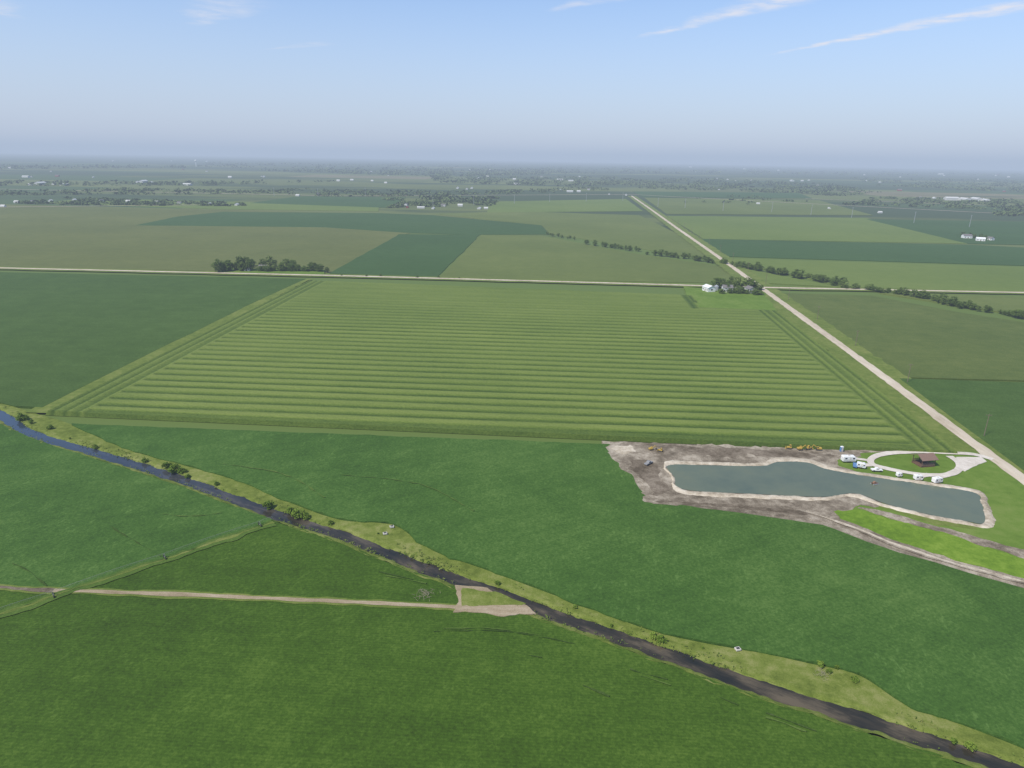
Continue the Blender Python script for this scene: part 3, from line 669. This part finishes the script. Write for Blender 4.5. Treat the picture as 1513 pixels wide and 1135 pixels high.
def truck(loc,rot,mat,label):
    e=empty('pickup_truck',loc,rot,label=label,cat='pickup truck',group='pickups at the pond camp'); e.scale=(.7,.7,.7)
    m=MB(); m.prism([(-2.7,.5),(2.6,.5),(2.7,.95),(1.3,1.15),(-2.7,1.15)],-.95,.95); m.obj('body',mat,e,.05)
    m=MB(); m.prism([(-.9,1.15),(1.3,1.15),(.6,1.8),(-.7,1.8)],-.85,.85); m.obj('cab',mat,e,.05)
    m=MB(); m.box((.1,-.86,1.45),(1.2,.04,.38)); m.box((.1,.86,1.45),(1.2,.04,.38)); m.box((1.0,0,1.48),(.04,1.4,.5),Matrix.Rotation(-.82,3,'Y')); m.obj('window',glass,e)
    for px in (-1.7,1.7):
        for sy in (-1,1):
            m=MB(); m.cyl((px,sy*.75,.4),(px,sy*1.0,.4),.4,n=14); m.obj('wheel',rubber,e)
truck(at(1295,696,Z),ANG,white,'white pickup truck parked on gravel')
truck(at(1263,689,Z),ANG+1.2,blue,'blue pickup truck beside a camping trailer')
e=empty('picnic_shelter',at(1364,686,1.05),ANG+.25,label='brown wooden picnic shelter on the camp island',cat='shelter'); e.scale=(.9,.9,1.05)
m=MB(); m.box((0,0,.1),(6.6,5.4,.2)); m.obj('floor',brown,e)
for x in (-3,0,3):
    for y in (-2.4,2.4):
        m=MB(); m.box((x,y,1.5),(.2,.2,2.6)); m.obj('post',brown,e)
m=MB()
for z in (.5,.8,1.1,1.4): m.box((0,-2.55,z),(6.2,.06,.18)); m.box((0,2.55,z),(6.2,.06,.18))
m.obj('railing',brownr,e)
m=MB()
for sg in (-1,1): m.box((0,sg*1.62,3.35),(7.4,3.6,.14),Matrix.Rotation(-sg*.42,3,'X'))
m.obj('roof',brownr,e)
e=empty('portable_toilet',at(1243,667,1.06),.2,label='blue and white portable toilet on bare soil',cat='portable toilet'); e.scale=(.8,.8,.9)
m=MB(); m.box((0,0,1.05),(1.2,1.2,2.1)); m.obj('cabin',blue,e,.05); m=MB(); m.box((0,0,2.2),(1.25,1.25,.2),None,0,.8); m.obj('roof',white,e); m=MB(); m.box((0,-.62,1.05),(.8,.05,1.8)); m.obj('door',cream,e)
def tracks(e,L,w,gap):
    for sy in (-1,1):
        m=MB(); pr=[(-L/2+.35,0),(L/2-.35,0),(L/2,.4),(L/2-.3,.85),(-L/2+.3,.85),(-L/2,.4)]
        m.prism(pr,sy*gap-w/2,sy*gap+w/2); m.obj('track',darkm,e,.05)
def excavator(loc,rot,label,S_=.5):
    e=empty('excavator',loc,rot,label=label,cat='excavator',group='yellow earth moving machines'); e.scale=(S_,S_,S_); tracks(e,3.8,.6,1.1)
    m=MB(); m.cyl((0,0,.8),(0,0,1.05),.8,n=14); m.box((-.6,0,1.6),(3.2,2.5,1.1)); m.obj('body',yel,e,.1)
    m=MB(); m.box((.7,.75,2.2),(1.5,.95,1.6),None,0,.88); c_=m.obj('cab',yel,e,.05)
    m=MB(); m.box((1.48,.75,2.3),(.05,.8,1.0)); m.box((.7,1.23,2.35),(1.1,.05,.8)); m.obj('window',glass,c_)
    m=MB(); m.box((2.4,-.2,3.0),(3.4,.35,.5),Matrix.Rotation(-.65,3,'Y')); m.obj('boom',yel,e)
    m=MB(); m.box((4.35,-.2,2.9),(2.8,.3,.4),Matrix.Rotation(1.1,3,'Y')); m.obj('arm',yel,e)
    m=MB(); m.prism([(4.4,.9),(4.6,.3),(5.3,.2),(5.6,.8),(5.2,1.5),(4.8,1.6)],-.8,.4); m.obj('bucket',darkm,e)
def dozer(loc,rot,label,S_=.5):
    e=empty('bulldozer',loc,rot,label=label,cat='bulldozer',group='yellow earth moving machines'); e.scale=(S_,S_,S_); tracks(e,3.4,.55,1.0)
    m=MB(); m.prism([(-1.6,.7),(1.9,.7),(1.9,1.7),(-.2,1.9),(-1.6,1.9)],-.7,.7); m.obj('body',yel,e,.08)
    m=MB(); m.box((-.6,0,2.6),(1.4,1.4,1.4),None,0,.9); c_=m.obj('cab',yel,e,.05)
    m=MB(); m.box((.1,0,2.6),(.1,1.1,.8)); m.box((-.6,.68,2.6),(1,.08,.8)); m.box((-.6,-.68,2.6),(1,.08,.8)); m.obj('window',glass,c_)
    m=MB(); m.prism([(2.5,.1),(2.8,.1),(2.6,.6),(2.75,1.3),(2.5,1.25),(2.35,.6)],-1.7,1.7); m.obj('blade',yel,e)
    m=MB(); m.box((1.6,1.4,.55),(2,.15,.2)); m.box((1.6,-1.4,.55),(2,.15,.2)); m.obj('push_arm',darkm,e)
excavator(at(962,665,1.06),.3,'yellow excavator standing on bare soil',.42); dozer(at(976,667,1.06),2.6,'yellow bulldozer beside an excavator on bare soil',.42)
dozer(at(1166,663,1.06),2.9,'yellow bulldozer parked on bare soil'); excavator(at(1182,665,1.06),.1,'yellow excavator parked with arm lowered'); dozer(at(1195,664,1.06),.4,'yellow bulldozer parked in machine line'); excavator(at(1209,665,1.06),3.0,'yellow excavator parked at the end of the line')
truck(at(958,686,1.08),.8,greyp,'grey pickup truck parked on bare soil')
e=empty('dredge_raft',at(1292,715,1.22),.4,label='small brown and grey pump raft floating on the pond',cat='raft'); e.scale=(.7,.7,.7)
for y in (-.8,.8):
    m=MB(); m.cyl((-1.6,y,.15),(1.6,y,.15),.3,n=10); m.obj('float',steel,e)
m=MB(); m.box((0,0,.5),(3,2,.12)); m.obj('deck',brown,e); m=MB(); m.box((-.3,0,.95),(1.1,.8,.8)); m.obj('engine',simple('rust_paint',(.30,.17,.10)),e,.05)
for u,v in [(579,779),(569,789),(1090,960)]:
    e=empty('drain_inlet',at(u,v,.75),.3,label='square pale concrete drain box in the grass',cat='drain box',group='concrete drain boxes'); m=MB(); m.box((0,0,.2),(1.2,1.0,.4)); m.obj('wall',cream,e,.03); m=MB(); m.box((0,0,.43),(.8,.6,.05)); m.obj('lid',darkm,e)
for (u,v,s,lab) in [(628,879,1.4,'pile of bleached dead branches in the soybeans'),(1216,996,.9,'pile of dead branches beside bushes')]:
    r=random.Random(int(u)); m=MB()
    for i in range(60):
        a=r.uniform(0,2*pi); c_=Vector((r.gauss(0,.8),r.gauss(0,.8),r.uniform(0,.4)))*s; d=Vector((math.cos(a),math.sin(a),r.uniform(-.1,.4)))*r.uniform(.4,1.1)*s
        m.cyl(c_-d*.5,c_+d*.5,.025*s,.01*s,n=4)
    o=m.obj('brush_pile',simple('dead_wood',(.32,.27,.20),.9)); o.location=at(u,v,1.0); tag(o,lab,'brush pile')
A0=P(404,775,0); A1=P(-260,1004,0)
e=empty('irrigation_rig',(A0.x,A0.y,1.0),math.atan2((A1-A0).y,(A1-A0).x),label='long wheeled irrigation rig spanning the soybean field',cat='irrigation rig')
L=(A1-A0).length; dirr=(A1-A0).normalized()
tw=[(P(u,v)-A0).dot(dirr) for u,v in [(385,782),(245,831),(80,886),(-120,956)]]
m=MB(); knots=[0]+tw+[L]
Z0=1.6
def zz(x):
    for i in range(len(knots)-1):
        if knots[i]<=x<=knots[i+1]: t=(x-knots[i])/(knots[i+1]-knots[i]); return Z0+.25*math.sin(pi*t)
    return Z0
N_=int(L/2)
for i in range(N_):
    x0=L*i/N_; x1=L*(i+1)/N_; m.cyl((x0,0,zz(x0)),(x1,0,zz(x1)),.04,n=6)
m.obj('pipe',dull,e)
m=MB()
for i in range(N_):
    x0=L*i/N_; x1=L*(i+1)/N_
    for sy in (-.25,.25): m.cyl((x0,sy,zz(x0)-.4),(x1,sy,zz(x1)-.4),.01,n=4); m.cyl((x0,sy,zz(x0)-.4),(x0,0,zz(x0)),.01,n=4)
m.obj('truss',dull,e)
for x in tw:
    m=MB()
    for dx in (-.1,.1):
        for sy in (-.8,.8): m.cyl((x+dx,0,Z0),(x+dx,sy,.4),.03,n=6)
    m.box((x,0,.42),(.1,1.8,.1)); t_=m.obj('tower',dull,e)
    for sy in (-.8,.8): m=MB(); m.cyl((x-.1,sy,.4),(x+.1,sy,.4),.38,n=14); m.obj('wheel',rubber,t_)
# ---------------- light, sky, haze
sun_dir=Vector((-.50,-.38,.80)).normalized()
el=math.asin(sun_dir.z); az=math.atan2(sun_dir.x,sun_dir.y)
L_=bpy.data.lights.new('sun','SUN'); L_.energy=4.9; L_.angle=math.radians(.5); L_.color=(1,.93,.80)
lo=bpy.data.objects.new('sun',L_); lo.rotation_euler=sun_dir.to_track_quat('Z','Y').to_euler(); col.objects.link(lo)
w=bpy.data.worlds.new('World'); sc.world=w; w.use_nodes=True; nt=w.node_tree; g=NG(nt); bg=nt.nodes['Background']
sky=g.n('ShaderNodeTexSky',sky_type='NISHITA'); sky.sun_disc=False; sky.sun_elevation=el; sky.sun_rotation=az; sky.air_density=1.0; sky.dust_density=.4; sky.ozone_density=2.2
ST=.15; bg.inputs['Strength'].default_value=ST
tc=g.n('ShaderNodeTexCoord'); s=g.sep(tc.outputs['Generated']); zc=g.m('MAXIMUM',s[2],.02)
cx=g.m('DIVIDE',s[0],zc); cy=g.m('DIVIDE',s[1],zc); cv=g.comb(cx,cy)
def cp(u,v): d=ray(u,v); return Vector((d.x/d.z,d.y/d.z))
tot=None
for (u0,v0,u1,v1,wd,k) in [(935,60,1210,-16,.17,.8),(1120,84,1640,-18,.16,1.0),(800,18,930,-10,.13,.5),(385,74,480,64,.10,.3),(285,40,350,0,.22,.45),(30,30,-60,-10,.2,.4)]:
    a_=cp(u0,v0); b_=cp(u1,v1); d=b_-a_; Ln=d.length; d/=Ln
    rx_=g.m('SUBTRACT',cx,a_.x); ry_=g.m('SUBTRACT',cy,a_.y)
    al=g.m('DIVIDE',g.m('ADD',g.m('MULTIPLY',rx_,d.x),g.m('MULTIPLY',ry_,d.y)),Ln)
    pe=g.m('ADD',g.m('MULTIPLY',rx_,-d.y),g.m('MULTIPLY',ry_,d.x))
    nn=g.noise(cv,2.2,6,.65)
    pe=g.m('ABSOLUTE',g.m('MULTIPLY_ADD',g.m('SUBTRACT',nn,.5),wd*2.0,pe))
    ww=g.rng(al,0.,1.,wd*.5,wd*1.7)
    msk=g.m('SUBTRACT',1.,g.rng(g.m('DIVIDE',pe,ww),.0,1.0))
    msk=g.m('MULTIPLY',msk,g.rng(al,0.,.3)); msk=g.m('MULTIPLY',msk,g.rng(al,1.15,.85))
    msk=g.m('MULTIPLY',msk,g.m('MULTIPLY',g.rng(g.noise(cv,5.,5,.6),.2,.75),k))
    tot=msk if tot is None else g.m('MAXIMUM',tot,msk)
tint=g.n('ShaderNodeMix',data_type='RGBA',blend_type='MULTIPLY'); tint.inputs[0].default_value=1; g.put(tint.inputs[6],sky.outputs[0]); tint.inputs[7].default_value=(.90,1.0,1.16,1)
veil=g.rng(s[2],-.05,.30,.92,.0)
sk=g.mix(veil,tint.outputs[2],tuple(x/ST for x in (.535,.60,.765)))
g.put(bg.inputs['Color'],g.mix(tot,sk,tuple(x/ST for x in (.84,.83,.88))))
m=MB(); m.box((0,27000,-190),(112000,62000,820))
hm=bpy.data.materials.new('haze_glow'); hm.use_nodes=True; nt=hm.node_tree; nt.nodes.remove(nt.nodes['Principled BSDF'])
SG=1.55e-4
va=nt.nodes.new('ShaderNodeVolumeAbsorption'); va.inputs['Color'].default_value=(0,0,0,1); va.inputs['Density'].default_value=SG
ve=nt.nodes.new('ShaderNodeEmission'); ve.inputs['Color'].default_value=(.42,.51,.66,1); ve.inputs['Strength'].default_value=SG  # airlight emitted by the volume itself, standing in for scattered skylight
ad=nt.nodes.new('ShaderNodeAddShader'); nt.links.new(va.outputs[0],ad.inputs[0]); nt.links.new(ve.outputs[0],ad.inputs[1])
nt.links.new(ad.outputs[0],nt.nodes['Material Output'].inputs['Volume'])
o=m.obj('sky',hm); tag(o,'self-lit blue haze over the plain',None,'structure')  # glowing air box added around camera and land, separate from the world sky
# camera
cd=bpy.data.cameras.new('camera'); cd.sensor_width=36; cd.lens=36*F/1513; cd.clip_end=200000; cd.clip_start=.5
co=bpy.data.objects.new('camera',cd); co.location=(0,0,H); co.rotation_euler=M.to_euler(); col.objects.link(co); sc.camera=co
sc.view_settings.view_transform='Standard'; sc.view_settings.look='None'; sc.view_settings.exposure=0
